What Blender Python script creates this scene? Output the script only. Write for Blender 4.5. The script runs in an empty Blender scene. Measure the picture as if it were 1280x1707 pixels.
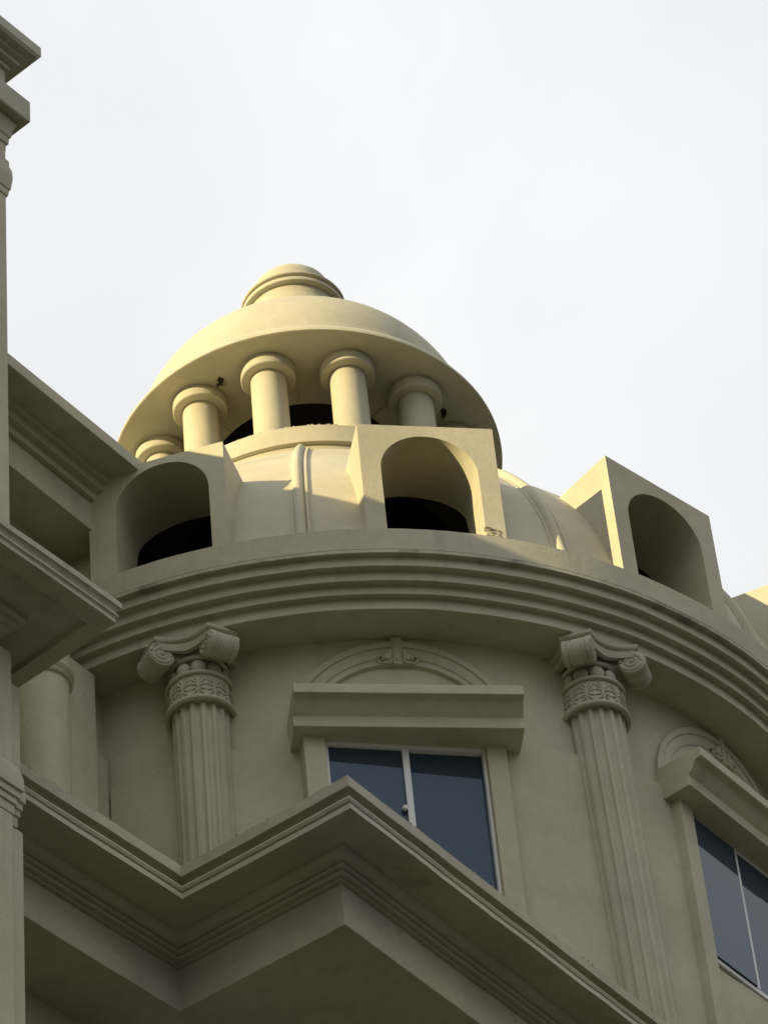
import bpy, bmesh, math, random
from mathutils import Vector, Matrix, noise
random.seed(7)
sc = bpy.context.scene
C = sc.collection
R = math.radians
sin, cos, PI = math.sin, math.cos, math.pi

# ------------------------------------------------------------------ camera
EYE = 1.6                     # eye height; every height below is given above eye level
PITCH, ROLL, FPX = R(44.617), R(-6.036), 6557.7
cam = bpy.data.cameras.new('camera')
camo = bpy.data.objects.new('camera', cam); C.objects.link(camo)
fw = Vector((0, cos(PITCH), sin(PITCH))); r0 = Vector((1, 0, 0)); u0 = r0.cross(fw)
r1 = r0*cos(ROLL) + u0*sin(ROLL); u1 = -r0*sin(ROLL) + u0*cos(ROLL)
M = Matrix((r1, u1, -fw)).transposed().to_4x4(); M.translation = (0, 0, EYE)
camo.matrix_world = M
cam.sensor_fit = 'VERTICAL'; cam.sensor_height = 36.0; cam.sensor_width = 27.0
cam.lens = FPX/1707.0*36.0
cam.clip_start = 0.1; cam.clip_end = 5000
sc.camera = camo

# ------------------------------------------------------------------ sky, sun, exposure
SUN_AZ, SUN_EL = R(-56.4), R(14.4)     # azimuth measured from the direction rotunda -> viewer, positive to the right
SUN = Vector((sin(SUN_AZ)*cos(SUN_EL), -cos(SUN_AZ)*cos(SUN_EL), sin(SUN_EL)))
sc.view_settings.view_transform = 'Standard'; sc.view_settings.look = 'None'
sc.view_settings.exposure = 0.5; sc.view_settings.gamma = 1.0
w = bpy.data.worlds.new('World'); sc.world = w; w.use_nodes = True
nt = w.node_tree; nt.nodes.clear()
def nd(t, **k):
    n = nt.nodes.new(t)
    for a, b in k.items(): setattr(n, a, b)
    return n
wo = nd('ShaderNodeOutputWorld'); bg = nd('ShaderNodeBackground'); bg.inputs['Strength'].default_value = 0.1
sky = nd('ShaderNodeTexSky', sky_type='NISHITA'); sky.sun_disc = False
sky.sun_elevation = SUN_EL; sky.sun_rotation = math.atan2(SUN.x, SUN.y); sky.air_density = 1.0; sky.dust_density = 1.5
tc = nd('ShaderNodeTexCoord')
mp = nd('ShaderNodeMapping'); mp.inputs['Scale'].default_value = (2.2, 2.2, 3.2)
nz = nd('ShaderNodeTexNoise'); nz.inputs['Scale'].default_value = 1.9; nz.inputs['Detail'].default_value = 7; nz.inputs['Roughness'].default_value = .5; nz.inputs['Distortion'].default_value = .25
nt.links.new(tc.outputs['Generated'], mp.inputs['Vector']); nt.links.new(mp.outputs['Vector'], nz.inputs['Vector'])
# overcast sheet: brightest overhead, dim towards the horizon, with a bright thin patch to the north-west
sx = nd('ShaderNodeSeparateXYZ'); nt.links.new(tc.outputs['Generated'], sx.inputs[0])
glr = nd('ShaderNodeMapRange'); glr.inputs['From Min'].default_value = 0.1; glr.inputs['From Max'].default_value = 0.75
glr.inputs['To Min'].default_value = 1.3; glr.inputs['To Max'].default_value = 6.8; nt.links.new(sx.outputs['Z'], glr.inputs['Value'])
gl = nd('ShaderNodeVectorMath', operation='DOT_PRODUCT'); nt.links.new(tc.outputs['Generated'], gl.inputs[0])
gl.inputs[1].default_value = Vector((-0.16, 0.68, 0.70)).normalized()
nr = nd('ShaderNodeMapRange'); nr.inputs['From Min'].default_value = .95; nr.inputs['From Max'].default_value = 1.0
nr.inputs['To Min'].default_value = 1.0; nr.inputs['To Max'].default_value = 1.10; nt.links.new(gl.outputs['Value'], nr.inputs['Value'])
nv = nd('ShaderNodeMapRange'); nv.inputs['From Min'].default_value = .3; nv.inputs['From Max'].default_value = .7
nv.inputs['To Min'].default_value = .925; nv.inputs['To Max'].default_value = 1.04; nt.links.new(nz.outputs['Fac'], nv.inputs['Value'])
ny = nd('ShaderNodeMapRange'); ny.inputs['From Min'].default_value = -.6; ny.inputs['From Max'].default_value = .4
ny.inputs['To Min'].default_value = 1.45; ny.inputs['To Max'].default_value = 1.0; nt.links.new(sx.outputs['Y'], ny.inputs['Value'])  # sky behind the viewer raised to lift the shaded facades
m9 = nd('ShaderNodeMath', operation='MULTIPLY'); nt.links.new(nr.outputs['Result'], m9.inputs[0]); nt.links.new(ny.outputs['Result'], m9.inputs[1])
m0 = nd('ShaderNodeMath', operation='MULTIPLY'); nt.links.new(m9.outputs['Value'], m0.inputs[0]); nt.links.new(nv.outputs['Result'], m0.inputs[1])
mul = nd('ShaderNodeMath', operation='MULTIPLY'); nt.links.new(glr.outputs['Result'], mul.inputs[0]); nt.links.new(m0.outputs['Value'], mul.inputs[1])
cc = nd('ShaderNodeMix', data_type='RGBA', blend_type='MULTIPLY'); cc.inputs['Factor'].default_value = 1
cr = nd('ShaderNodeValToRGB'); cr.color_ramp.elements[0].position = .30; cr.color_ramp.elements[0].color = (.968, .978, 1.0, 1)
cr.color_ramp.elements[1].position = .85; cr.color_ramp.elements[1].color = (1, 1, .995, 1)
cr.color_ramp.elements.new(.0).color = (.95, .972, 1.015, 1)
gn = nd('ShaderNodeMapRange'); gn.clamp = False; gn.inputs['From Min'].default_value = .96; gn.inputs['From Max'].default_value = 1.0
nt.links.new(gl.outputs['Value'], gn.inputs['Value'])
gq = nd('ShaderNodeMath', operation='MULTIPLY_ADD'); nt.links.new(nz.outputs['Fac'], gq.inputs[0]); gq.inputs[1].default_value = 1.6
gz = nd('ShaderNodeMath', operation='ADD'); gz.inputs[1].default_value = -.8; nt.links.new(gn.outputs['Result'], gz.inputs[0])
nt.links.new(gz.outputs['Value'], gq.inputs[2]); nt.links.new(gq.outputs['Value'], cr.inputs['Fac'])
nt.links.new(cr.outputs['Color'], cc.inputs['A']); nt.links.new(mul.outputs['Value'], cc.inputs['B'])
cov = nd('ShaderNodeMapRange'); cov.inputs['From Min'].default_value = .28; cov.inputs['From Max'].default_value = .5
cov.inputs['To Min'].default_value = .92; cov.inputs['To Max'].default_value = .97; nt.links.new(nz.outputs['Fac'], cov.inputs['Value'])
mx = nd('ShaderNodeMix', data_type='RGBA')
nt.links.new(cov.outputs['Result'], mx.inputs['Factor']); nt.links.new(sky.outputs['Color'], mx.inputs['A']); nt.links.new(cc.outputs['Result'], mx.inputs['B'])
nt.links.new(mx.outputs['Result'], bg.inputs['Color']); nt.links.new(bg.outputs['Background'], wo.inputs['Surface'])

sl = bpy.data.lights.new('sun', 'SUN'); sl.energy = 4.9; sl.angle = R(0.5); sl.color = (1.0, .83, .47)
so = bpy.data.objects.new('sun', sl); C.objects.link(so); so.location = SUN*60
so.rotation_euler = SUN.to_track_quat('Z', 'Y').to_euler()

# ------------------------------------------------------------------ materials
def mat(name, base, var=.12, rough=.75, bump=.25, streak=.0, stain=(.10, .095, .075), warm=None, soot=None):
    m = bpy.data.materials.new(name); m.use_nodes = True
    t = m.node_tree; N = t.nodes; L = t.links; b = N['Principled BSDF']
    b.inputs['Roughness'].default_value = rough
    b.inputs['Specular IOR Level'].default_value = .25
    g = N.new('ShaderNodeNewGeometry')
    def noi(scale, det, vec, rg=.55):
        n = N.new('ShaderNodeTexNoise'); n.inputs['Scale'].default_value = scale; n.inputs['Detail'].default_value = det
        n.inputs['Roughness'].default_value = rg; L.new(vec, n.inputs['Vector']); return n
    P = g.outputs['Position']
    n1 = noi(1.7, 6, P); n2 = noi(14, 6, P, .65); n3 = noi(90, 3, P)
    def rng(src, a, b_, c, d):
        r_ = N.new('ShaderNodeMapRange'); L.new(src, r_.inputs['Value'])
        for k, v in zip(('From Min', 'From Max', 'To Min', 'To Max'), (a, b_, c, d)): r_.inputs[k].default_value = v
        return r_.outputs['Result']
    a1 = rng(n1.outputs['Fac'], .3, .7, 1-var, 1+var*.6); a2 = rng(n2.outputs['Fac'], .3, .7, 1-var*.45, 1+var*.35)
    mu = N.new('ShaderNodeMath'); mu.operation = 'MULTIPLY'; L.new(a1, mu.inputs[0]); L.new(a2, mu.inputs[1])
    c0 = N.new('ShaderNodeMix'); c0.data_type = 'RGBA'; c0.inputs['A'].default_value = (*base, 1)
    wv = warm or (base[0]*1.03, base[1]*.99, base[2]*.9)
    c0.inputs['B'].default_value = (*wv, 1); L.new(rng(noi(.8, 4, P).outputs['Fac'], .35, .65, 0, 1), c0.inputs['Factor'])
    c1 = N.new('ShaderNodeMix'); c1.data_type = 'RGBA'; c1.blend_type = 'MULTIPLY'; c1.inputs['Factor'].default_value = 1
    L.new(c0.outputs['Result'], c1.inputs['A']); L.new(mu.outputs['Value'], c1.inputs['B'])
    out = c1.outputs['Result']
    if streak:
        mpn = N.new('ShaderNodeMapping'); mpn.inputs['Scale'].default_value = (9, 9, .9); L.new(P, mpn.inputs['Vector'])
        s1 = rng(noi(1.0, 6, mpn.outputs['Vector'], .6).outputs['Fac'], .52, .74, 0, 1)
        s2 = rng(noi(2.3, 5, P).outputs['Fac'], .44, .66, 0, 1)
        ml = N.new('ShaderNodeMath'); ml.operation = 'MULTIPLY'; L.new(s1, ml.inputs[0]); L.new(s2, ml.inputs[1])
        m3 = N.new('ShaderNodeMath'); m3.operation = 'MULTIPLY'; L.new(ml.outputs['Value'], m3.inputs[0]); m3.inputs[1].default_value = streak
        c2 = N.new('ShaderNodeMix'); c2.data_type = 'RGBA'; L.new(m3.outputs['Value'], c2.inputs['Factor'])
        L.new(out, c2.inputs['A']); c2.inputs['B'].default_value = (*stain, 1); out = c2.outputs['Result']
        if soot:       # black mould under the parapet ledge, in broken patches
            sz = N.new('ShaderNodeSeparateXYZ'); L.new(P, sz.inputs[0])
            k1 = rng(sz.outputs['Z'], soot[0], soot[1], 0, 1); k2 = rng(noi(2.6, 6, P, .62).outputs['Fac'], .50, .68, 0, .75)
            k3 = N.new('ShaderNodeMath'); k3.operation = 'LESS_THAN'; L.new(sz.outputs['Z'], k3.inputs[0]); k3.inputs[1].default_value = soot[1]+.02
            k4 = N.new('ShaderNodeMath'); k4.operation = 'MULTIPLY'; L.new(k1, k4.inputs[0]); L.new(k2, k4.inputs[1])
            k5 = N.new('ShaderNodeMath'); k5.operation = 'MULTIPLY'; L.new(k4.outputs['Value'], k5.inputs[0]); L.new(k3.outputs['Value'], k5.inputs[1])
            c4 = N.new('ShaderNodeMix'); c4.data_type = 'RGBA'; L.new(k5.outputs['Value'], c4.inputs['Factor']); L.new(out, c4.inputs['A'])
            c4.inputs['B'].default_value = (.045, .042, .034, 1); out = c4.outputs['Result']
        # small dark specks
        sp = rng(noi(26, 2, P).outputs['Fac'], .735, .78, 0, .45)
        c3 = N.new('ShaderNodeMix'); c3.data_type = 'RGBA'; L.new(sp, c3.inputs['Factor']); L.new(out, c3.inputs['A'])
        c3.inputs['B'].default_value = (*stain, 1); out = c3.outputs['Result']
    L.new(out, b.inputs['Base Color'])
    if bump:
        ad = N.new('ShaderNodeMath'); ad.operation = 'MULTIPLY_ADD'; L.new(n3.outputs['Fac'], ad.inputs[0]); ad.inputs[1].default_value = .3
        L.new(n2.outputs['Fac'], ad.inputs[2])
        bp = N.new('ShaderNodeBump'); bp.inputs['Strength'].default_value = bump; bp.inputs['Distance'].default_value = .012
        L.new(ad.outputs['Value'], bp.inputs['Height']); L.new(bp.outputs['Normal'], b.inputs['Normal'])
    return m
CREAM = (.465, .449, .335)
M_plaster = mat('cream_plaster', CREAM, streak=.22, var=.13)
M_cornice = mat('weathered_cream_plaster', (.435, .42, .322), streak=.4, var=.15, soot=(17.635, 17.715))
M_mould = mat('moulded_plaster', (.445, .43, .335), streak=.2, bump=.15)
M_dome = mat('dome_plaster', (.465, .435, .325), var=.12)  # slightly warmer cream than the walls, without streaks
M_dark = mat('interior_shade_black', (.034, .031, .026), bump=0)  # near-black colour puts the darkness of enclosed voids into the surface
M_ground = mat('asphalt', (.05, .05, .048), var=.2)
M_alu = mat('white_aluminium', (.70, .72, .73), var=.02, rough=.4, bump=0)
M_wire = mat('rusty_wire', (.03, .022, .016), bump=0)
M_glass = bpy.data.materials.new('tinted_glass'); M_glass.use_nodes = True
b = M_glass.node_tree.nodes['Principled BSDF']
b.inputs['Base Color'].default_value = (.044, .060, .086, 1); b.inputs['Specular Tint'].default_value = (.56, .80, 1.0, 1); b.inputs['Roughness'].default_value = .03; b.inputs['IOR'].default_value = 1.42
_t = M_glass.node_tree; _n = _t.nodes.new('ShaderNodeTexNoise'); _n.inputs['Scale'].default_value = 2.2
_g = _t.nodes.new('ShaderNodeNewGeometry'); _t.links.new(_g.outputs['Position'], _n.inputs['Vector'])
_b = _t.nodes.new('ShaderNodeBump'); _b.inputs['Strength'].default_value = .10; _t.links.new(_n.outputs['Fac'], _b.inputs['Height']); _t.links.new(_b.outputs['Normal'], b.inputs['Normal'])

# ------------------------------------------------------------------ mesh helpers
class MB:
    """collects faces, links them as ONE mesh object"""
    def __init__(s): s.v = []; s.f = []; s.mi = []
    def add(s, vs, fs, mi=0):
        o = len(s.v); s.v += [tuple(p) for p in vs]
        for f in fs: s.f.append([i+o for i in f]); s.mi.append(mi)
    def grid(s, rows, close_u=False, close_v=False, mi=0):
        nu, nv = len(rows), len(rows[0]); fs = []
        for i in range(nu if close_u else nu-1):
            for j in range(nv if close_v else nv-1):
                i2, j2 = (i+1) % nu, (j+1) % nv
                fs.append([i*nv+j, i2*nv+j, i2*nv+j2, i*nv+j2])
        s.add([p for r_ in rows for p in r_], fs, mi)
    def prism(s, poly, z0, z1, mi=0):
        n = len(poly); vs = [(x, y, z0) for x, y in poly] + [(x, y, z1) for x, y in poly]
        s.add(vs, [list(range(n))[::-1], list(range(n, 2*n))] + [[i, (i+1) % n, n+(i+1) % n, n+i] for i in range(n)], mi)
    def box(s, x0, x1, y0, y1, z0, z1, mi=0):
        s.prism([(x0, y0), (x1, y0), (x1, y1), (x0, y1)], z0, z1, mi)
    def lathe(s, prof, a0=0, a1=360, n=96, cx=0, cy=0, closed=True, rf=None, mi=0):
        full = abs(a1-a0-360) < 1e-6
        rows = []
        for i in range(n if full else n+1):
            a = R(a0+(a1-a0)*i/n)
            rows.append([(cx+(r_ if rf is None else rf(r_, a))*sin(a), cy-(r_ if rf is None else rf(r_, a))*cos(a), z) for r_, z in prof])
        s.grid(rows, close_u=full, close_v=closed, mi=mi)
        if closed and not full:
            n_ = len(prof); s.add(rows[0], [list(range(n_))], mi); s.add(rows[-1], [list(range(n_))[::-1]], mi)
    def sweep(s, path, prof, mi=0, caps=True):
        """closed profile (d outward to the right of the path, z) swept along a plan polyline with mitred corners"""
        n = len(path); P = [Vector(p) for p in path]; rows = []
        for i in range(n):
            d0 = (P[i]-P[i-1]).normalized() if i else (P[1]-P[0]).normalized()
            d1 = (P[i+1]-P[i]).normalized() if i < n-1 else d0
            n0 = Vector((d0.y, -d0.x)); n1 = Vector((d1.y, -d1.x)); m_ = (n0+n1); m_ = m_/(m_.dot(n0)) if m_.length > 1e-6 else n0
            rows.append([(P[i].x+m_.x*d, P[i].y+m_.y*d, z) for d, z in prof])
        fine = []
        for i in range(n-1):
            m_ = max(1, int((P[i+1]-P[i]).length/.10)) if (P[i+1]-P[i]).length < 9 else 24
            for j in range(m_):
                t = j/m_; fine.append([tuple(a+(b_-a)*t for a, b_ in zip(p, q)) for p, q in zip(rows[i], rows[i+1])])
        fine.append(rows[-1]); rows = fine
        s.grid(rows, close_v=True, mi=mi)
        if caps:
            k = len(prof); s.add(rows[0], [list(range(k))], mi); s.add(rows[-1], [list(range(k))[::-1]], mi)
    def tube(s, pts, rad, n=8, mi=0, flat=None):
        rows = []; P = [Vector(p) for p in pts]; up = Vector((0, 0, 1))
        for i, p in enumerate(P):
            d = (P[min(i+1, len(P)-1)]-P[max(i-1, 0)]).normalized()
            a = d.cross(up); a = a.normalized() if a.length > 1e-4 else Vector((1, 0, 0)); b_ = a.cross(d)
            r_ = rad[i] if isinstance(rad, (list, tuple)) else rad
            rows.append([p+(a*cos(2*PI*k/n)+b_*sin(2*PI*k/n))*r_ for k in range(n)])
        s.grid(rows, close_v=True, mi=mi)
        s.add(rows[0], [list(range(n))[::-1]], mi); s.add(rows[-1], [list(range(n))], mi)
    def ball(s, c, rx, ry, rz, n=12, m_=7, mi=0):
        rows = []
        for i in range(m_+1):
            p = -PI/2+PI*i/m_
            rows.append([(c[0]+rx*cos(p)*cos(2*PI*k/n), c[1]+ry*cos(p)*sin(2*PI*k/n), c[2]+rz*sin(p)) for k in range(n)])
        s.grid(rows, close_v=True, mi=mi)
    def xform(s, fn): s.v = [tuple(fn(*p)) for p in s.v]; return s
    def build(s, name, mats, parent=None, origin=(0, 0, 0), bevel=0, sharp=32, world=True, normals=True, wob=0):
        """vertices are given with heights above eye level; origin = ground-level origin of the parent thing"""
        if wob:      # hand-laid plaster: edges waver by a few millimetres
            nv = []
            for p in s.v:
                v = Vector(p); d = noise.noise_vector(v*2.3)*wob + noise.noise_vector(v*11)*wob*.45; nv.append((p[0]+d.x, p[1]+d.y, p[2]+d.z))
            s.v = nv
        me = bpy.data.meshes.new(name); ox, oy, oz = origin
        me.from_pydata([(x-ox, y-oy, z+(EYE if world else 0)-oz) for x, y, z in s.v], [], s.f)
        mats = mats if isinstance(mats, (list, tuple)) else [mats]
        for m in mats: me.materials.append(m)
        me.polygons.foreach_set('material_index', s.mi)
        bm = bmesh.new(); bm.from_mesh(me); bmesh.ops.remove_doubles(bm, verts=bm.verts, dist=2e-5)
        bmesh.ops.dissolve_degenerate(bm, edges=bm.edges, dist=1e-5)
        if normals: bmesh.ops.recalc_face_normals(bm, faces=bm.faces)
        bm.to_mesh(me); bm.free()
        me.polygons.foreach_set('use_smooth', [True]*len(me.polygons)); me.set_sharp_from_angle(angle=R(sharp))
        o = bpy.data.objects.new(name, me); C.objects.link(o)
        if parent: o.parent = parent
        if bevel:
            bv = o.modifiers.new('edge', 'BEVEL'); bv.width = bevel; bv.segments = 2; bv.limit_method = 'ANGLE'; bv.angle_limit = R(35)
            bv.harden_normals = True
        return o
def thing(name, label, cat, loc, rz=0, group=None):
    o = bpy.data.objects.new(name, None); C.objects.link(o); o.location = loc; o.rotation_euler = (0, 0, rz)
    o['label'] = label; o['category'] = cat
    if group: o['group'] = group
    return o
def kids(o): return [c for c in bpy.data.objects if c.parent == o]
def copy_part(o, parent, az):
    c = o.copy(); C.objects.link(c); c.parent = parent; c.rotation_euler = (0, 0, R(az))
    for k in kids(o):
        d = k.copy(); C.objects.link(d); d.parent = c
    return c

# ------------------------------------------------------------------ ground
g = MB(); g.add([(-900, -900, 0), (900, -900, 0), (900, 900, 0), (-900, 900, 0)], [[0, 1, 2, 3]])
go = g.build('ground', M_ground, world=False); go['kind'] = 'structure'

# ------------------------------------------------------------------ rotunda
AX, AY = -0.520, 20.0
rot = thing('rotunda', 'round cream building with a shallow dome, arched dormers, fluted columns and stepped curved cornice', 'building', (AX, AY, 0))
RW = 2.937
WIN = (9.9, 54.7)              # window azimuths
Z_SILL, Z_HEAD = 13.86, 15.02

# wall: round shell with the two window holes
wl = MB()
def wall_arc(a0, a1, z0, z1, rr=RW, th=.25):
    n = max(2, int(abs(a1-a0)/2)); wl.lathe([(rr, z0), (rr, z1), (rr-th, z1), (rr-th, z0)], a0, a1, n)
HW = 10.2
ed = []
a = -180
for wz in WIN:
    wall_arc(a, wz-HW, -EYE, 15.86); wall_arc(wz-HW, wz+HW, -EYE, Z_SILL-.05); wall_arc(wz-HW, wz+HW, Z_HEAD, 15.86); a = wz+HW
wall_arc(a, 180, -EYE, 15.86)
wl.build('wall', M_plaster, rot)
# thicker wall faces below hood level
for a0, a1 in ((-24.5, WIN[0]-11.4), (WIN[0]+10.6, WIN[1]-11.4), (WIN[1]+10.6, 90)):
    ph = .034 if a0 < 40 else .02
    p = MB(); p.lathe([(RW-.05, 9.0), (RW+ph, 9.0), (RW+ph, 15.055), (RW-.05, 15.055)], a0, a1, int((a1-a0)/2))
    p.build('wall_panel', M_plaster, rot, bevel=.004)
# dark room behind the glass
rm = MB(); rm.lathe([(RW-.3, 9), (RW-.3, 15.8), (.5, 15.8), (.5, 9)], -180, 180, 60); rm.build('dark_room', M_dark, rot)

# cornice: four stepped fascias under the parapet
ER = (3.375, 3.338, 3.292, 3.247, 3.205); EZ = (16.108, 16.036, 15.962, 15.894, 15.812)
prof = [(2.85, EZ[4]+.002), (RW+.03, EZ[4]), (ER[4], EZ[4])]
for k in (3, 2, 1, 0):
    prof += [(ER[k+1]-.002, EZ[k]+.002), (ER[k], EZ[k])]
prof += [(ER[0], EZ[0]+.03), (2.85, EZ[0]+.03)]
cn = MB(); cn.lathe(prof, -180, 180, 240); cn.build('cornice', M_cornice, rot, bevel=.004, sharp=25, wob=.0035)
ZP = 16.312
pp = MB(); pp.lathe([(2.9, EZ[0]+.03), (ER[0]+.0005, EZ[0]+.03), (ER[0]+.0005, ZP-.006), (ER[0]-.012, ZP), (2.9, ZP)], -180, 180, 240)
pp.build('parapet', M_cornice, rot, sharp=25, wob=.0035)

# dome shell
DP = [(3.315, 16.30), (3.215, 16.7), (3.095, 17.0), (2.985, 17.2), (2.775, 17.5), (2.525, 17.8), (2.26, 18.1), (1.985, 18.4), (1.61, 18.8), (1.205, 19.22)]
def dome_r(z):
    if z <= DP[0][1]: return DP[0][0]
    for i in range(len(DP)-1):
        if DP[i][1] <= z <= DP[i+1][1]:
            # Catmull-Rom through the profile
            p0 = DP[max(i-1, 0)]; p1 = DP[i]; p2 = DP[i+1]; p3 = DP[min(i+2, len(DP)-1)]
            t = (z-p1[1])/(p2[1]-p1[1])
            m1 = (p2[0]-p0[0])/(p2[1]-p0[1])*(p2[1]-p1[1]); m2 = (p3[0]-p1[0])/(p3[1]-p1[1])*(p2[1]-p1[1])
            return (2*t**3-3*t*t+1)*p1[0]+(t**3-2*t*t+t)*m1+(-2*t**3+3*t*t)*p2[0]+(t**3-t*t)*m2
    return DP[-1][0]
DORM = [-13.9, 14.2, 41.9, 69.6, 97.3]
DTILT = [(0, -.025, .955), (0, .045), (.085, .015), (0, 0), (0, 0)]     # the builders' tops are not quite level
DHW = .424; DF = 3.345; DTOP = 17.205; AR = .30; ASP = 16.838   # half width, front distance, top, arch radius, springing
def in_arch(x, z):
    return abs(x) < AR+.05 and z < ASP + math.sqrt(max(0, (AR+.05)**2-min(abs(x), AR+.05)**2))
dm = MB(); na, nz_ = 720, 110; vid = {}
zz = [16.30+(19.24-16.30)*j/nz_ for j in range(nz_+1)]
vs = []
for i in range(na):
    a = 2*PI*i/na
    for j, z in enumerate(zz): vs.append((dome_r(min(z, 19.22))*sin(a), -dome_r(min(z, 19.22))*cos(a), z))
fs = []
for i in range(na):
    am = 360.0*(i+.5)/na
    for j in range(nz_):
        zm = (zz[j]+zz[j+1])/2; rr = dome_r(zm); hole = False
        for d in DORM:
            da = (am-d+180) % 360-180
            if abs(da) < 12 and in_arch(rr*sin(R(da)), zm-.02): hole = True
        if not hole: fs.append([i*(nz_+1)+j, ((i+1) % na)*(nz_+1)+j, ((i+1) % na)*(nz_+1)+j+1, i*(nz_+1)+j+1])
dm.add(vs, fs)
dome = dm.build('dome', M_dome, rot)
# near-black core painting in the unlit roof void seen through the dormers
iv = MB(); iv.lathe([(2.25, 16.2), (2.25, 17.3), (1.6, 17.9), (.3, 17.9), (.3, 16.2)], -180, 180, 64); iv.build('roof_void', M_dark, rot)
# ribs between dormers
for k, az in enumerate([.35+27.69*i for i in (0, 1, 2, 3)]):
    rb = MB(); rows = []
    cs = [(-.058, -.03), (-.056, .005), (-.040, .007), (-.036, .016), (-.026, .034), (-.012, .042), (.004, .042), (.018, .034), (.028, .016), (.034, .006), (.040, .018), (.056, .018), (.062, -.03)]
    N = 46; zs = [16.305+(19.13-16.305)*i/N for i in range(N+1)]
    for i, z in enumerate(zs):
        z1, z0 = min(z+.01, 19.2), z-.01
        dr = (dome_r(z1)-dome_r(z0))/(z1-z0); L_ = math.hypot(1, dr); nn = (1/L_, -dr/L_)   # outward normal in (r,z)
        sc_ = 1.0
        if i == N: sc_ = .35
        elif i == N-1: sc_ = .75
        rows.append([(x_*(1 if i < N else .8), -(dome_r(z)+nn[0]*h*sc_), z+nn[1]*h*sc_) for x_, h in cs])
    rb.grid(rows, close_v=True); rb.add(rows[-1], [list(range(len(cs)))]); rb.add(rows[0], [list(range(len(cs)))[::-1]])
    o = rb.build('rib', M_dome, dome, sharp=50); o.rotation_euler = (0, 0, R(az))

# dormers: boxes with a barrel-vaulted opening
def make_dormer(tl=0, tr=0, hr=1.0):
    d = MB(); A = 24
    arch = [(-AR, ZP-.005)] + [(-AR*cos(PI*i/A), ASP+AR*sin(PI*i/A)) for i in range(A+1)] + [(AR, ZP-.005)]
    # matching points on the outer rectangle
    outer = []
    for x, z in arch:
        if z <= ASP+1e-6: outer.append((math.copysign(DHW, x), z))
        else:
            a_ = math.atan2(z-ASP, x); k1 = (DTOP-ASP)/max(sin(a_), 1e-6); k2 = DHW/max(abs(cos(a_)), 1e-6); k = min(k1, k2)
            outer.append((k*cos(a_), ASP+k*sin(a_)))
    # exact corners
    for tgt in ((-DHW, DTOP), (DHW, DTOP)):
        i = min(range(len(outer)), key=lambda q: (outer[q][0]-tgt[0])**2+(outer[q][1]-tgt[1])**2); outer[i] = tgt
    outer = [(x, z+((tl+(tr-tl)*(x+DHW)/(2*DHW)) if z > ASP+.05 else 0)) for x, z in outer]
    outer = [(x*hr if x > 0 else x, z) for x, z in outer]
    fr_i = [(x, -DF, z) for x, z in arch]; fr_o = [(x, -DF, z) for x, z in outer]
    d.grid([fr_i, fr_o])
    back = []
    for x, z in arch:
        rr = dome_r(z)-.20; back.append((x, -math.sqrt(rr*rr-x*x), z))
    mid = [(f[0]*.5+b_[0]*.5, f[1]*.5+b_[1]*.5, f[2]) for f, b_ in zip(fr_i, back)]
    d.grid([fr_i, mid, back])                                          # vault
    bo = [(x, -(dome_r(z)-.12) if abs(x) < DHW*.99 else -math.sqrt(max(1, (dome_r(z)-.10)**2-x*x)), z) for x, z in outer]
    d.grid([fr_o, bo])                                                 # sides and top
    d.grid([back, bo])                                                 # inner edge, inside the roof
    return d
M_broken = mat('broken_plaster', (.30, .26, .18), var=.3, streak=.9, bump=.6)
rnd = random.Random(3)
def rubble(q, pts, mi):
    for (x, y, z), s_ in pts: q.ball((x, y, z), s_*rnd.uniform(.8, 1.5), s_*rnd.uniform(.6, 1.0), s_*rnd.uniform(.4, .8), 6, 4, mi)
for n_, az in enumerate(DORM):
    q = make_dormer(*DTILT[n_])
    if n_ == 0:      # ragged sill
        rubble(q, [((rnd.uniform(-AR, AR+.02), -DF+rnd.uniform(.0, .03), ZP+rnd.uniform(-.004, .006)), rnd.uniform(.004, .011)) for i in range(46)], 1)
    if n_ == 1:      # crumbled foot of the sunlit dormer
        rubble(q, [((rnd.uniform(-.29, .0), -DF+rnd.uniform(0, .02), ZP+rnd.uniform(-.004, .004)), rnd.uniform(.003, .007)) for i in range(22)], 1)
        rubble(q, [((.325+u_, -DF+rnd.uniform(-.002, .006), ZP+rnd.uniform(-.004, .085)*(1-(.025+u_)*3.5)), rnd.uniform(.006, .016)) for u_ in [rnd.uniform(-.03, .085) for i in range(34)]], 1)
    o = q.build('dormer', [M_dome, M_broken], rot, bevel=.003); o.rotation_euler = (0, 0, R(az))
# the left dormer's face runs on as a plain wall to meet the wing
q = MB(); q.box(-.472, -DHW+.001, -DF+.001, -DF+.30, ZP-.004, DTOP-.02); q.box(-.62, -.472, -DF+.001, -DF+.30, 16.752, DTOP-.02)
o = q.build('dormer_wall', M_dome, rot, bevel=.003); o.rotation_euler = (0, 0, R(DORM[0]))
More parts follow.
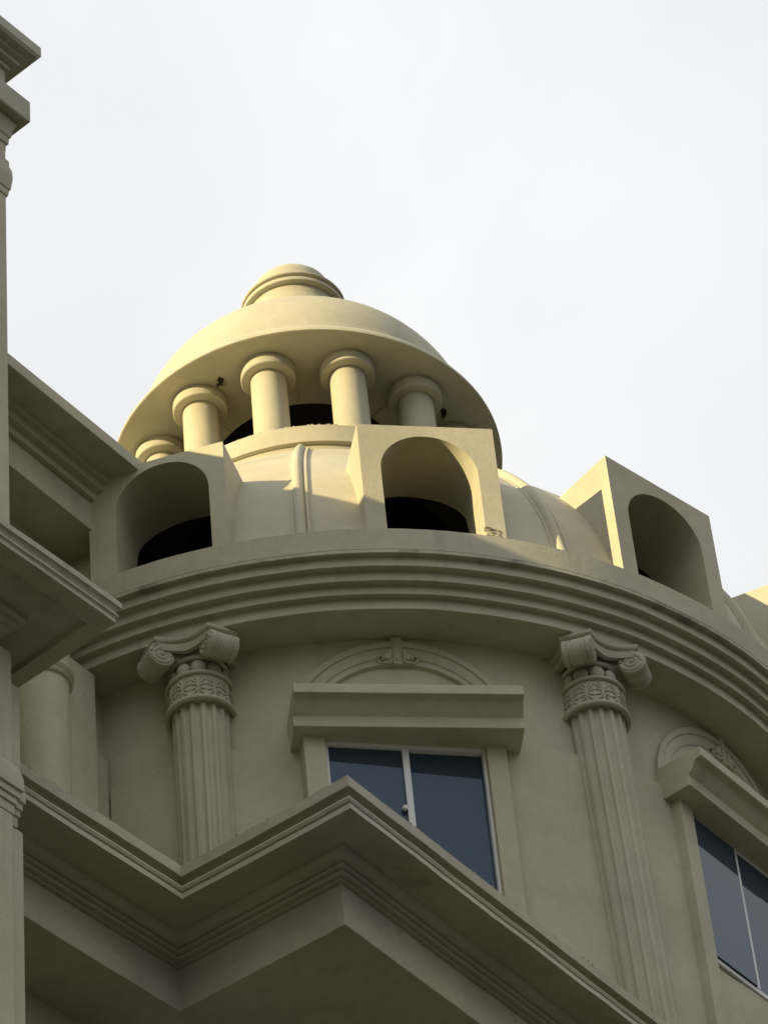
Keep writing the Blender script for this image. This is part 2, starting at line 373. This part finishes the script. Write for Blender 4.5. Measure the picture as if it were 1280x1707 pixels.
# ---- fluted half columns with diagonal-volute capitals
COL = (-13.0, 33.4); RC = 2.965
def make_column(rb=.152, lean=0.0):
    sh = MB(); NF = 16
    def rf(r_, a_):
        t = (a_*NF/(2*PI)) % 1.0
        q = abs(t-.5)/.5                                   # 0 in the groove's centre
        return r_ - (.017*math.sqrt(max(0, 1-(q/.62)**2)) if q < .62 else 0)*r_/.165
    zs = [11.9, 12.6, 13.3, 14.0, 14.7, 15.35]
    rs = [rb+(.170-rb)*k/5 for k in range(6)]
    sh.lathe(list(zip(rs, zs)), 0, 360, NF*12, 0, -RC, closed=False, rf=rf)
    sh.xform(lambda x, y, z: (x+lean*(15.35-z)/3.4, y, z))
    col = sh.build('column', M_mould, rot, sharp=38)
    cap = MB()
    def torus(Rm, rm_, z, n=72):
        cap.lathe([(Rm+rm_*cos(2*PI*k/10), z+rm_*sin(2*PI*k/10)) for k in range(10)], 0, 360, n, 0, -RC)
    torus(.195, .0185, 15.352); torus(.190, .0145, 15.555); torus(.165, .016, 15.692)
    def nr(z): return .186+(.182-.186)*(z-15.36)/.18           # neck radius
    cap.lathe([(.16, 15.34), (nr(15.36), 15.36), (nr(15.54), 15.545), (.160, 15.56), (.142, 15.60), (.140, 15.69), (.05, 15.72)], 0, 360, 72, 0, -RC, closed=False)
    # anthemion relief on the neck
    NM = 12
    def on(a_, z, h): rr = nr(z)+h; return (rr*sin(a_), -RC-rr*cos(a_), z)
    for k in range(NM):
        a0 = 2*PI*(k+.5)/NM; hw = PI/NM
        cap.tube([on(a0, 15.372+.155*i/6, .003) for i in range(7)], [.006, .0065, .006, .006, .007, .009, .004], 6)
        for sgn in (-1, 1):
            for zb, zm, zt, reach in ((15.452, 15.500, 15.508, .95), (15.448, 15.468, 15.466, .98), (15.442, 15.425, 15.424, .95), (15.436, 15.395, 15.380, .85), (15.470, 15.524, 15.535, .45)):
                pts = []
                for i in range(7):
                    t = i/6; z_ = (1-t)**2*zb+2*t*(1-t)*zm+t*t*zt
                    pts.append(on(a0+sgn*hw*reach*t, z_, .003))
                cap.tube(pts, [.003, .0055, .0065, .007, .0065, .005, .002], 6)
    # eggs
    for k in range(10):
        a_ = 2*PI*(k+.5)/10; rr = .156
        v0 = len(cap.v); cap.ball((0, 0, 0), .047, .026, .052, 16, 8)
        for i in range(v0, len(cap.v)):
            x, y, z = cap.v[i]; y -= rr; xx = x*cos(a_)-y*sin(a_); yy = x*sin(a_)+y*cos(a_); cap.v[i] = (xx, -RC+yy, 15.622+z)
    cp_ = cap.build('capital', M_mould, col, sharp=40)
    # abacus with concave sides and cut corners
    F, S = .163, .305       # half width of the concave front between horns; reach
    def side(k, inset, n=10, dip=.062):
        pts = []
        for i in range(n+1):
            t = i/n*2-1; x = t*(F-inset*.4); y = -(S-inset)+dip*(1-t*t)
            a_ = k*PI/2; pts.append((x*cos(a_)-y*sin(a_), x*sin(a_)+y*cos(a_)))
        return pts
    def plan(inset, dip=.062): return [(p[0], p[1]-RC) for k in range(4) for p in side(k, inset, dip=dip)]
    ab = MB()
    rows = [[(x, y, z) for x, y in plan(i_)] for i_, z in ((.016, 15.774), (.006, 15.780), (.0, 15.788), (0, 15.8075))]
    ab.grid(rows, close_v=True); ab.add(rows[-1], [list(range(len(rows[-1])))]); ab.add(rows[0], [list(range(len(rows[0])))[::-1]])
    ab.build('abacus', M_mould, col, sharp=35)
    # echinus bands: wavy plates that roll over into the volutes
    ec = MB()
    for k in range(4):
        top = side(k, .020, 20); top2 = side(k, .060, 20); a_ = k*PI/2
        rows = []
        for i, (p, q) in enumerate(zip(top, top2)):
            t = i/20*2-1; zb = 15.724 - .022*cos(t*PI)*0 + .012*sin(t*PI*1.0)*0 - .012*(1-abs(t))**2
            rows.append([(p[0], p[1]-RC, 15.776), (p[0], p[1]-RC, zb+.018), (p[0]*.985, p[1]*.985-RC, zb+.012), (p[0]*.985, p[1]*.985-RC, zb), (q[0], q[1]-RC, zb+.004), (q[0], q[1]-RC, 15.776)])
        ec.grid(rows, close_v=True)
    ec.prism([(x, y) for x, y in plan(.10, .05)], 15.69, 15.775)
    ec.build('echinus', M_mould, col, sharp=35)
    # volutes: rolls lying across each corner, spiral on both ends
    for k, (sx, sy) in enumerate(((-1, -1), (1, -1), (1, 1), (-1, 1))):
        vo = MB(); p0 = Vector((sx*(F-.006), sy*(S-.022))); p1 = Vector((sx*(S-.022), sy*(F-.006)))
        c0 = (p0+p1)/2; ax_ = (p1-p0); Lh = ax_.length/2; ax_.normalize(); out = Vector((sx, sy)).normalized()
        zc = 15.692; r_v = .083
        def put(s_, rad, ang):      # along the roll, radius, angle in the (out, z) plane
            q = c0 + ax_*s_ + out*(rad*cos(ang)) - out*.030
            return (q.x, q.y-RC, zc+rad*sin(ang))
        rows = []; n = 28
        stn = [(-Lh, .90), (-Lh+.004, .985), (-Lh+.010, 1.0), (-Lh*.66, 1.0), (-Lh*.63, .93), (-Lh*.58, .93), (-Lh*.55, .985), (-Lh*.42, .985), (-Lh*.39, .935), (-Lh*.34, .935), (-Lh*.31, .97), (Lh*.31, .97), (Lh*.34, .935), (Lh*.39, .935), (Lh*.42, .985), (Lh*.55, .985), (Lh*.58, .93), (Lh*.63, .93), (Lh*.66, 1.0), (Lh-.010, 1.0), (Lh-.004, .985), (Lh, .90)]
        for s_, kf in stn: rows.append([put(s_, r_v*kf, 2*PI*i/n) for i in range(n)])
        vo.grid(rows, close_v=True); vo.add(rows[0], [list(range(n))[::-1]]); vo.add(rows[-1], [list(range(n))])
        for e_ in (-1, 1):
            pts, rd = [], []
            for i in range(90):
                t = i/89; ang = PI*.5 + (e_*sx*sy)*(t*2.35*2*PI); rad = r_v*(.83*(1-t)+.10); pts.append(put(e_*(Lh-.002+.004*t), rad, ang)); rd.append(.0065*(1-t)+.004)
            vo.tube(pts, rd, 6)
            q = put(e_*Lh, 0, 0); vo.ball(q, .013, .013, .013, 10, 6)
        vo.build('volute', M_mould, col, sharp=45)
    return col
col0 = make_column(); col0.rotation_euler = (0, 0, R(COL[0]))
col1 = make_column(.168, .085); col1.rotation_euler = (0, 0, R(COL[1]))

# ---- windows with surround, hood, arch moulding and keystone
def make_window(yaw=0, dy=0, dz=0):
    def tw(mb): return sh_(mb).xform(lambda x, y, z: (x*cos(R(yaw))-(y+RW)*sin(R(yaw)), x*sin(R(yaw))+(y+RW)*cos(R(yaw))-RW, z))
    def sh_(mb): return mb.xform(lambda x, y, z: (x, y+dy, z+dz if z > 10 else z))
    WL, WR, SL, SR = -.486, .455, -.612, .572; WC = (WL+WR)/2; yf = -(RW+.068)      # opening half width, surround half width, surround front
    su = MB()
    for x0, x1 in ((SL, WL), (WR, SR)):
        su.box(x0, x1, yf, -(RW-.20), 9.0, 14.98)
    su.box(WL, WR, -(RW+.010), -(RW-.20), 9.0, Z_SILL-.012)
    win = tw(su).build('window', M_plaster, rot, bevel=.005)
    hd = MB(); HWD = .668
    pr = [(-(RW-.12), 14.955), (-(RW+.185), 14.955), (-(RW+.185), 15.032), (-(RW+.215), 15.060), (-(RW+.250), 15.112), (-(RW+.293), 15.120), (-(RW+.293), 15.190), (-(RW-.12), 15.205)]
    rows = [[(x, y, z) for y, z in pr] for x in (-HWD, HWD)]
    hd.grid(rows, close_v=True); hd.add(rows[0], [list(range(len(pr)))]); hd.add(rows[1], [list(range(len(pr)))[::-1]])
    sh_(hd); hd.build('hood', M_plaster, win, bevel=.005)
    # arch moulding that follows the round wall
    am = MB(); ZC = 15.135; n = 44
    secs = [(1.0, 0), (1.0, .030), (.965, .036), (.93, .030), (.925, .020), (.86, .026), (.81, .020), (.80, .012), (.76, .016), (.75, .026), (.725, .026), (.715, .0)]
    rows = []
    for i in range(n+1):
        a_ = PI*i/n; row = []
        for k, h in secs:
            x = .667*k*cos(a_)*(1 + .10*(1-k)/.285); z = ZC+.640*k*sin(a_) if 0 < i < n else 14.99
            th = x/RW; rr = RW+h-.001; row.append((rr*sin(th), -rr*cos(th), z))
        rows.append(row)
    am.grid(rows); am.build('arch_moulding', M_mould, win, sharp=40)
    ks = MB()
    def wedge(w0, w1, z0, z1, h0, h1, hb=0):
        ks.add([(-w0, -(RW+hb-.01), z0), (w0, -(RW+hb-.01), z0), (w1, -(RW+hb-.01), z1), (-w1, -(RW+hb-.01), z1), (-w0, -(RW+h0), z0), (w0, -(RW+h0), z0), (w1, -(RW+h1), z1), (-w1, -(RW+h1), z1)],
               [[0, 1, 2, 3], [4, 5, 6, 7], [0, 1, 5, 4], [1, 2, 6, 5], [2, 3, 7, 6], [3, 0, 4, 7]])
    wedge(.030, .042, 15.60, 15.806, .030, .034)
    ks.box(-.036, .036, -(RW+.036), -RW+.01, 15.590, 15.606)
    wedge(.017, .026, 15.622, 15.80, .036, .040, .02)
    for s_ in (-1, 1):                     # leaf scrolls either side
        for px, pz, rx, rz in ((.060, 15.680, .030, .050), (.085, 15.660, .026, .040), (.066, 15.640, .030, .024), (.105, 15.645, .020, .022)):
            ks.ball((s_*px, -(RW+.018), pz), rx, .030, rz, 12, 7)
        pts, rd = [], []
        for i in range(30):
            t = i/29; an = PI*.5+s_*0 - t*2.8*PI; r_ = .036*(1-t)+.006
            pts.append((s_*(.112+r_*cos(an)), -(RW+.026), 15.632+r_*sin(an))); rd.append(.008*(1-t)+.004)
        ks.tube(pts, rd, 6)
        ks.tube([(s_*.10, -(RW+.03), 15.600), (s_*.075, -(RW+.036), 15.592), (s_*.05, -(RW+.036), 15.604), (s_*.038, -(RW+.03), 15.63)], [.010, .013, .012, .008], 6)
    ks.xform(lambda x, y, z: (x*.80, y, 15.60+(z-15.60)*(.84 if abs(x) > .05 else 1)))
    ks.build('keystone', M_mould, win, sharp=45, bevel=.003)
    # aluminium sliding window
    yg = -(RW+.006); fr = MB(); fw_ = .019; yA, yB = yg-.022, yg+.03
    fr.box(WL, WL+fw_, yA, yB, Z_SILL, 14.96); fr.box(WR-fw_, WR, yA, yB, Z_SILL, 14.96)
    fr.box(WL+fw_, WR-fw_, yA, yB, Z_SILL, Z_SILL+.03); fr.box(WL+fw_, WR-fw_, yA, yB, 14.93, 14.96)
    tw(fr).build('frame', M_alu, win, bevel=.002)
    mu = MB(); mu.box(WC-.019, WC+.019, yA-.004, yB-.02, Z_SILL+.031, 14.929); tw(mu).build('mullion', M_alu, win, bevel=.002)
    for x0, x1, dy in ((WL+fw_, WC-.0191, 0), (WC+.0191, WR-fw_, .008)):
        pn = MB(); pn.box(x0, x1, yg+dy, yg+dy+.005, Z_SILL+.031, 14.929); tw(pn).build('pane', M_glass, win)
    return win
win0 = make_window(3.6); win0.rotation_euler = (0, 0, R(WIN[0]))
win1 = make_window(0, .034, -.015); win1.rotation_euler = (0, 0, R(WIN[1]))
lt = MB(); lt.lathe([(.001, 14.462), (.014, 14.465), (.017, 14.478), (.014, 14.491), (.001, 14.494)], 0, 360, 14, -.047, -(RW+.030), closed=False)  # white disc standing in for a bright glint beside the mullion
lo = lt.build('glint_disc', M_alu, win0)

# ------------------------------------------------------------------ cupola on the dome
CZ = 19.205
cup = thing('cupola', 'open lantern with round pillars under a smooth cap-shaped roof and ringed finial, atop the dome', 'lantern', (AX, AY, CZ+EYE))
CO = (0, 0, CZ+EYE)
br = MB(); br.lathe([(1.0, CZ-.05), (1.262, CZ-.05), (1.262, CZ), (1.294, CZ+.004), (1.294, 19.365), (1.285, 19.372), (.95, 19.372), (.95, 19.30), (1.0, 19.30)], 0, 360, 160)
pts_ = []
for i in range(26):
    a_ = R(rnd.uniform(-22, 12)); pts_.append(((1.288*sin(a_), -1.288*cos(a_), 19.372+rnd.uniform(-.004, .004)), rnd.uniform(.004, .009)))
rubble(br, pts_, 0)
br.build('base_ring', M_dome, cup, CO, bevel=.002)
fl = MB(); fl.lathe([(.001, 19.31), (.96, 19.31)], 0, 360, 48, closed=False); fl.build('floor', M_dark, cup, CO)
cpr = None
for k in range(12):
    az = 19.9+30*k
    if cpr is None:
        s_ = MB(); s_.lathe([(.142, 19.37), (.142, 19.42), (.130, 19.43), (.127, 20.10)], 0, 360, 40, 0, -1.075, closed=False)
        cpr = s_.build('pillar', M_dome, cup, CO); cpr.rotation_euler = (0, 0, R(az))
        q = MB(); q.lathe([(.13, 20.085), (.186, 20.085), (.194, 20.092), (.194, 20.165), (.186, 20.172), (.176, 20.174), (.176, 20.203), (.1, 20.203)], 0, 360, 48, 0, -1.075, closed=False)
        q.build('pillar_cap', M_dome, cpr, CO, bevel=.002)
    else: copy_part(cpr, cup, az)
rf_ = MB()
outer = [(1.405, 20.198), (1.413, 20.203), (1.412, 20.225), (1.385, 20.275), (1.345, 20.308), (1.290, 20.318)]
t0 = 0.055
for i in range(1, 41):
    t = t0+(1-t0)*i/40*.985; outer.append((1.262*cos(t*PI/2)**.9, 20.30+1.12*sin(t*PI/2)))
prof = [(.70, 20.203)] + [(1.0, 20.2035)] + outer
rf_.lathe(prof, 0, 360, 200, closed=False)
rf_.lathe([(.70, 20.203), (.70, 20.42), (.45, 20.8), (.001, 20.9)], 0, 360, 64, closed=False, mi=1)  # near-black lining paints the shade inside the roof opening
aa = -24.0      # broken hairline crack round the rim
while aa < 24:
    ln = rnd.uniform(.6, 2.6); z_ = 20.312+rnd.uniform(-.002, .002)
    if rnd.random() < (.85 if -8 < aa < 8 else .4):
        for sgm in range(5):
            a0 = R(aa+ln*sgm/5); a1 = R(aa+ln*(sgm+1)/5); rr = 1.3185
            rf_.tube([(rr*sin(a0), -rr*cos(a0), z_), (rr*sin(a1), -rr*cos(a1), z_+rnd.uniform(-.002, .002))], [.0035, .0028], 5, 2)
    aa += ln+rnd.uniform(.4, 2.4)
rf_.build('roof', [M_dome, M_dark, M_wire], cup, CO, sharp=30)
fi = MB(); fi.lathe([(.372, 21.15), (.368, 21.765), (.366, 21.772), (.352, 21.775), (.350, 21.80), (.347, 21.90), (.30, 21.905), (.30, 22.0)], 0, 360, 96, closed=False)
fin = fi.build('finial', M_dome, cup, CO)
r_ = MB(); r_.lathe([(.29, 21.872), (.384, 21.872), (.392, 21.878), (.392, 21.908), (.386, 21.914), (.366, 21.916), (.364, 21.938), (.390, 21.940), (.397, 21.947), (.397, 21.962), (.385, 21.974), (.29, 21.99)], 0, 360, 96); r_.build('ring', M_dome, fin, CO, bevel=.003)
cpp = MB(); cpp.lathe([(.289, 21.98), (.292, 22.13), (.285, 22.165), (.262, 22.195), (.21, 22.215), (.001, 22.225)], 0, 360, 96, closed=False); cpp.build('cap', M_dome, fin, CO, sharp=60)

# ------------------------------------------------------------------ dead lamp sockets under the cupola roof
for az, rr, sd, lab in ((-27.2, 1.144, 1, 'tangled rusty lamp socket hanging under the cupola roof between the two sunlit left pillars'), (64.5, 1.128, 2, 'frayed dark lamp socket under the cupola roof right of its shaded pillar')):
    rn = random.Random(sd); x, y = rr*sin(R(az)), -rr*cos(R(az))
    t = thing('lamp_socket', lab, 'lamp socket', (AX+x, AY+y, 20.19+EYE), group='dead lamp sockets under the cupola roof')
    q = MB(); q.lathe([(.001, -.04), (.012, -.037), (.014, -.016), (.019, -.007), (.021, .014)], 0, 360, 14, closed=False); q.build('socket', M_wire, t, world=False)
    q = MB()
    for i in range(8):
        p = Vector((rn.uniform(-.02, .02), rn.uniform(-.02, .02), rn.uniform(-.02, .0))); pts = [p.copy()]
        d = Vector((rn.uniform(-1, 1), rn.uniform(-1, 1), rn.uniform(-1.2, .2))).normalized()
        for j in range(7):
            d = (d+Vector((rn.uniform(-1, 1), rn.uniform(-1, 1), rn.uniform(-.8, .8)))*.7).normalized(); p = p+d*.008; p.z = min(p.z, .004); pts.append(p.copy())
        q.tube(pts, .0028, 5)
    q.build('wire', M_wire, t, world=False)

# ------------------------------------------------------------------ plan directions of the straight wings
Bd = Vector((.5533, .8330)); Ad = Vector((.8330, -.5533))

# ------------------------------------------------------------------ porch below the rotunda: cornice on an L-shaped plan
O_, I_, L_, E_ = Vector((-.300, 14.096)), Vector((-1.150, 14.635)), Vector((-1.796, 13.777)), Vector((1.162, 16.272))
dl = (I_-L_).normalized(); de = (E_-O_).normalized()
path = [L_-dl*2.2, I_, O_, E_+de*6.0]
por = thing('porch', 'cream entablature with a sharp projecting corner below the rotunda windows', 'porch', (O_.x, O_.y, 0))
PO = (O_.x, O_.y, 0)
ZT = 12.2
q = MB(); q.sweep(path, [(-.6, ZT-.03), (-.012, ZT), (0, ZT-.004), (0, ZT-.068), (-.030, ZT-.069), (-.046, ZT-.080), (-.050, ZT-.092), (-.042, ZT-.104), (-.026, ZT-.108), (-.012, ZT-.116), (-.006, ZT-.130), (-.012, ZT-.146), (-.026, ZT-.154), (-.036, ZT-.156), (-.036, ZT-.166), (-.008, ZT-.167), (-.006, ZT-.20),
    (-.062, ZT-.2), (-.066, ZT-.192), (-.19, ZT-.190), (-.6, ZT-.19)])
for pa, pb, nn_ in ((L_, I_, 22), (I_, O_, 26), (O_, E_, 40)):
    rubble(q, [((pa.x+(pb.x-pa.x)*t_, pa.y+(pb.y-pa.y)*t_+.004, ZT+rnd.uniform(-.005, .003)), rnd.uniform(.003, .007)) for t_ in [rnd.uniform(.02, .98) for i in range(nn_)]], 0)
q.build('cornice', M_cornice, por, PO, sharp=28, wob=.0055)
q = MB(); q.sweep(path, [(-.6, ZT-.191), (-.200, ZT-.191), (-.204, ZT-.205), (-.218, ZT-.226), (-.240, ZT-.234), (-.258, ZT-.235), (-.250, ZT-.246), (-.250, ZT-.262), (-.276, ZT-.263), (-.268, ZT-.270), (-.268, ZT-.286), (-.296, ZT-.287), (-.290, ZT-.305), (-.6, ZT-.305)])
q.build('bed_moulding', M_mould, por, PO, sharp=24, wob=.003)
q = MB(); q.sweep(path, [(-.75, ZT-.306), (-.312, ZT-.306), (-.312, ZT-.435), (-.302, ZT-.447), (-.302, ZT-.565), (-.75, ZT-.565)])
q.build('frieze', M_cornice, por, PO, bevel=.004, wob=.004)
n1 = Vector((dl.y, -dl.x))
wl0 = L_-dl*2.2-n1*.70; wl1 = I_-n1*.70+dl*2.6
q = MB(); q.prism([(wl0.x, wl0.y), (wl1.x, wl1.y), tuple(E_+de*6-Ad*.5), tuple(E_+de*6-Ad*.32), tuple(O_-Ad*.31+Bd*.31), tuple(I_-n1*.32+dl*.3)], ZT-.56, ZT-.02)
q.build('ceiling', M_plaster, por, PO)
q = MB(); a_, b_ = wl0-n1*.3, wl1-n1*.3; q.prism([(wl0.x, wl0.y), (wl1.x, wl1.y), (b_.x, b_.y), (a_.x, a_.y)], -EYE, ZT-.562); q.build('wall', M_plaster, por, PO)

# ------------------------------------------------------------------ corner tower at the left edge
Cc = Vector((-1.258, 13.266)); tb = Vector((.5933, .8050)).normalized(); ta = Vector((tb.y, -tb.x))
tow = thing('corner_tower', 'slim cream corner tower with stacked piers, capital and two projecting cornices at the left edge', 'tower', (-1.774, 13.237, 0))
TO = (-1.774, 13.237, 0)
def T(db, da): return Cc+tb*db+ta*da        # db along the front (negative toward the viewer's left), da outward
ptA = [T(-6, 0), T(0, 0), T(0, -4)]
z1 = 12.68
q = MB(); q.sweep(ptA, [(-.8, z1-.02), (-.01, z1), (0, z1-.004), (0, z1-.040), (-.008, z1-.044), (-.020, z1-.060), (-.022, z1-.072), (-.012, z1-.084), (-.010, z1-.094), (-.018, z1-.100), (-.022, z1-.106), (-.022, z1-.13),
    (-.115, z1-.136), (-.118, z1-.108), (-.8, z1-.108)])
rubble(q, [((T(u_, 0).x-ta.x*.012, T(u_, 0).y-ta.y*.012, z1+rnd.uniform(-.004, .006)), rnd.uniform(.003, .009)) for u_ in [rnd.uniform(-.95, -.03) for i in range(46)]], 0)
q.build('cornice', M_cornice, tow, TO, sharp=28, wob=.004)
q = MB(); q.sweep([T(-6, 0), T(-.02, 0), T(-.02, -4)], [(-.8, z1-.109), (-.30, z1-.109), (-.30, z1-.135), (-.335, z1-.14), (-.335, z1-.165), (-.365, z1-.175), (-.365, z1-.205), (-.395, z1-.215), (-.395, z1-.25), (-.8, z1-.25)])
q.build('bed_moulding', M_mould, tow, TO, sharp=28)
PB, PA = -.312, -.412      # pier corner offsets
def pier(name, z0, z1_, grow=0, w_=.62, dep=.5, m=M_plaster, bev=.006):
    q = MB(); pts = [T(PB+grow, PA+grow), T(PB+grow, PA-dep), T(PB-w_-grow, PA-dep), T(PB-w_-grow, PA+grow)]
    q.prism([(p.x, p.y) for p in pts], z0, z1_); return q
q = pier('shaft', 11.62, z1-.251); q2 = MB()
pts = [T(PB+.10, PA-.045), T(PB+.10, PA-.6), T(PB-.7, PA-.6), T(PB-.7, PA-.045)]; q.prism([(p.x, p.y) for p in pts], 11.62, 12.30)
q.build('pier', M_plaster, tow, TO, bevel=.012)
def msweep(name, prof, m=M_mould, far=-.62):
    q = MB(); q.sweep([T(PB+far-2, PA), T(PB, PA), T(PB, PA-1.2)], prof); return q.build(name, m, tow, TO, sharp=28, bevel=.002)
msweep('base_moulding', [(-.1, 11.740), (.008, 11.736), (.026, 11.687), (.034, 11.641), (.034, 11.580), (.022, 11.573), (.022, 11.539), (.012, 11.535), (.012, 11.501), (.003, 11.497), (.003, 11.444), (-.1, 11.444)])
q = MB(); q.sweep([T(PB-3, PA-.05), T(PB+.070, PA-.05), T(PB+.070, PA-1.2)], [(-.1, 11.725), (.010, 11.721), (.024, 11.679), (.030, 11.641), (.030, 11.580), (.020, 11.573), (.020, 11.539), (.012, 11.535), (.012, 11.501), (.003, 11.497), (.003, 11.440), (-.1, 11.440)])
q.build('base_moulding', M_mould, tow, TO, sharp=28, bevel=.002)
q = pier('pier', -EYE, 11.45); pts = [T(PB+.115, PA-.05), T(PB+.115, PA-.6), T(PB-.7, PA-.6), T(PB-.7, PA-.05)]; q.prism([(p.x, p.y) for p in pts], -EYE, 11.44)
q.build('pier', M_plaster, tow, TO, bevel=.012)
q = pier('pier', z1-.03, 16.25, w_=3.0); q.build('pier', M_plaster, tow, TO, bevel=.010)
msweep('capital', [(-.1, 15.66), (.006, 15.665), (.010, 15.71), (.016, 15.715), (.020, 15.76), (.024, 15.80), (.022, 15.86), (.012, 15.90), (.010, 15.945), (-.006, 15.955), (-.008, 16.02), (-.001, 16.03), (0, 16.075), (.010, 16.085), (.012, 16.13), (.020, 16.14), (.026, 16.19), (.040, 16.235), (.040, 16.26), (-.1, 16.26)])
msweep('abacus', [(-.1, 16.262), (.086, 16.262), (.092, 16.272), (.092, 16.435), (.080, 16.447), (-.1, 16.447)], M_cornice)
msweep('frieze', [(-.1, 16.448), (.0, 16.448), (.0, 16.70), (-.1, 16.70)], M_plaster)
msweep('upper_cornice', [(-.1, 16.70), (.02, 16.70), (.02, 16.735), (.055, 16.74), (.055, 16.775), (.085, 16.78), (.085, 16.80), (.125, 16.805), (.138, 16.825), (.138, 16.90), (.12, 16.915), (-.1, 16.92)], M_cornice)

# ------------------------------------------------------------------ long wing that meets the rotunda on the left
win_ = thing('side_wing', 'cream wing with a deep overhanging eave running into the left side of the rotunda', 'building', (-1.79, 17.35, 0))
WO = (-1.79, 17.35, 0)
EV = Vector((-1.478, 16.761)); FR = Vector((-1.760, 16.870)); WP = Vector((-1.79, 17.35))
def along(p, s): return p+Bd*s
e0, e1 = along(EV, -15), along(EV, .25)
q = MB(); q.sweep([tuple(e0), tuple(e1)], [(-.5, 17.25), (-.01, 17.25), (0, 17.24), (0, 17.145), (-.014, 17.14), (-.175, 17.14), (-.175, 17.105), (-.215, 17.104), (-.215, 17.045), (-.262, 17.044), (-.262, 16.985), (-.5, 16.985)])
q.build('eave', M_cornice, win_, WO, bevel=.004, wob=.004)
f0, f1 = along(FR, -15), along(FR, .30)
q = MB(); q.sweep([tuple(f0), tuple(f1)], [(-.45, 16.984), (0, 16.984), (0, 16.745), (-.45, 16.745)]); q.build('frieze', M_cornice, win_, WO, bevel=.004, wob=.004)
w0, w1 = along(WP, -15), along(WP, .6)
q = MB(); q.sweep([tuple(w0), tuple(w1)], [(-5, -EYE), (0, -EYE), (0, 16.9), (-.3, 16.9), (-.3, 17.2), (-5, 17.2)]); q.build('wall', M_plaster, win_, WO)
# unseen upstand added behind the eave, height set to shade dome and dormers
r0_, r1_ = along(EV, -15)-Ad*.30, along(EV, .05)-Ad*.30
q = MB(); q.sweep([tuple(r0_), tuple(r1_)], [(-.18, 17.2), (0, 17.2), (0, 17.585), (-.18, 17.585)]); q.build('parapet', M_cornice, win_, WO, bevel=.006)
# plain round half column and flat pilasters by the junction
cc_ = Vector((-2.075, 16.80))
q = MB(); q.lathe([(.158, 11.0), (.158, 15.44), (.172, 15.446), (.180, 15.460), (.172, 15.474), (.168, 15.478), (.180, 15.490), (.188, 15.510), (.180, 15.530), (.165, 15.536), (.165, 16.2), (.05, 16.2)], 0, 360, 64, cc_.x, cc_.y, closed=False)
q.build('column', M_plaster, win_, WO)
def plate(name, s0, s1, off, z0, z1_, th=.3):
    a_ = along(WP, s0)+Ad*off; b_ = along(WP, s1)+Ad*off; c_ = b_-Ad*th; d_ = a_-Ad*th
    q = MB(); q.prism([tuple(a_), tuple(b_), tuple(c_), tuple(d_)], z0, z1_); return q.build(name, M_plaster, win_, WO, bevel=.005)
plate('pilaster', -.62, -.20, .12, 11.0, 15.79)
plate('pilaster', -.20, -.02, .05, 11.0, 15.28)
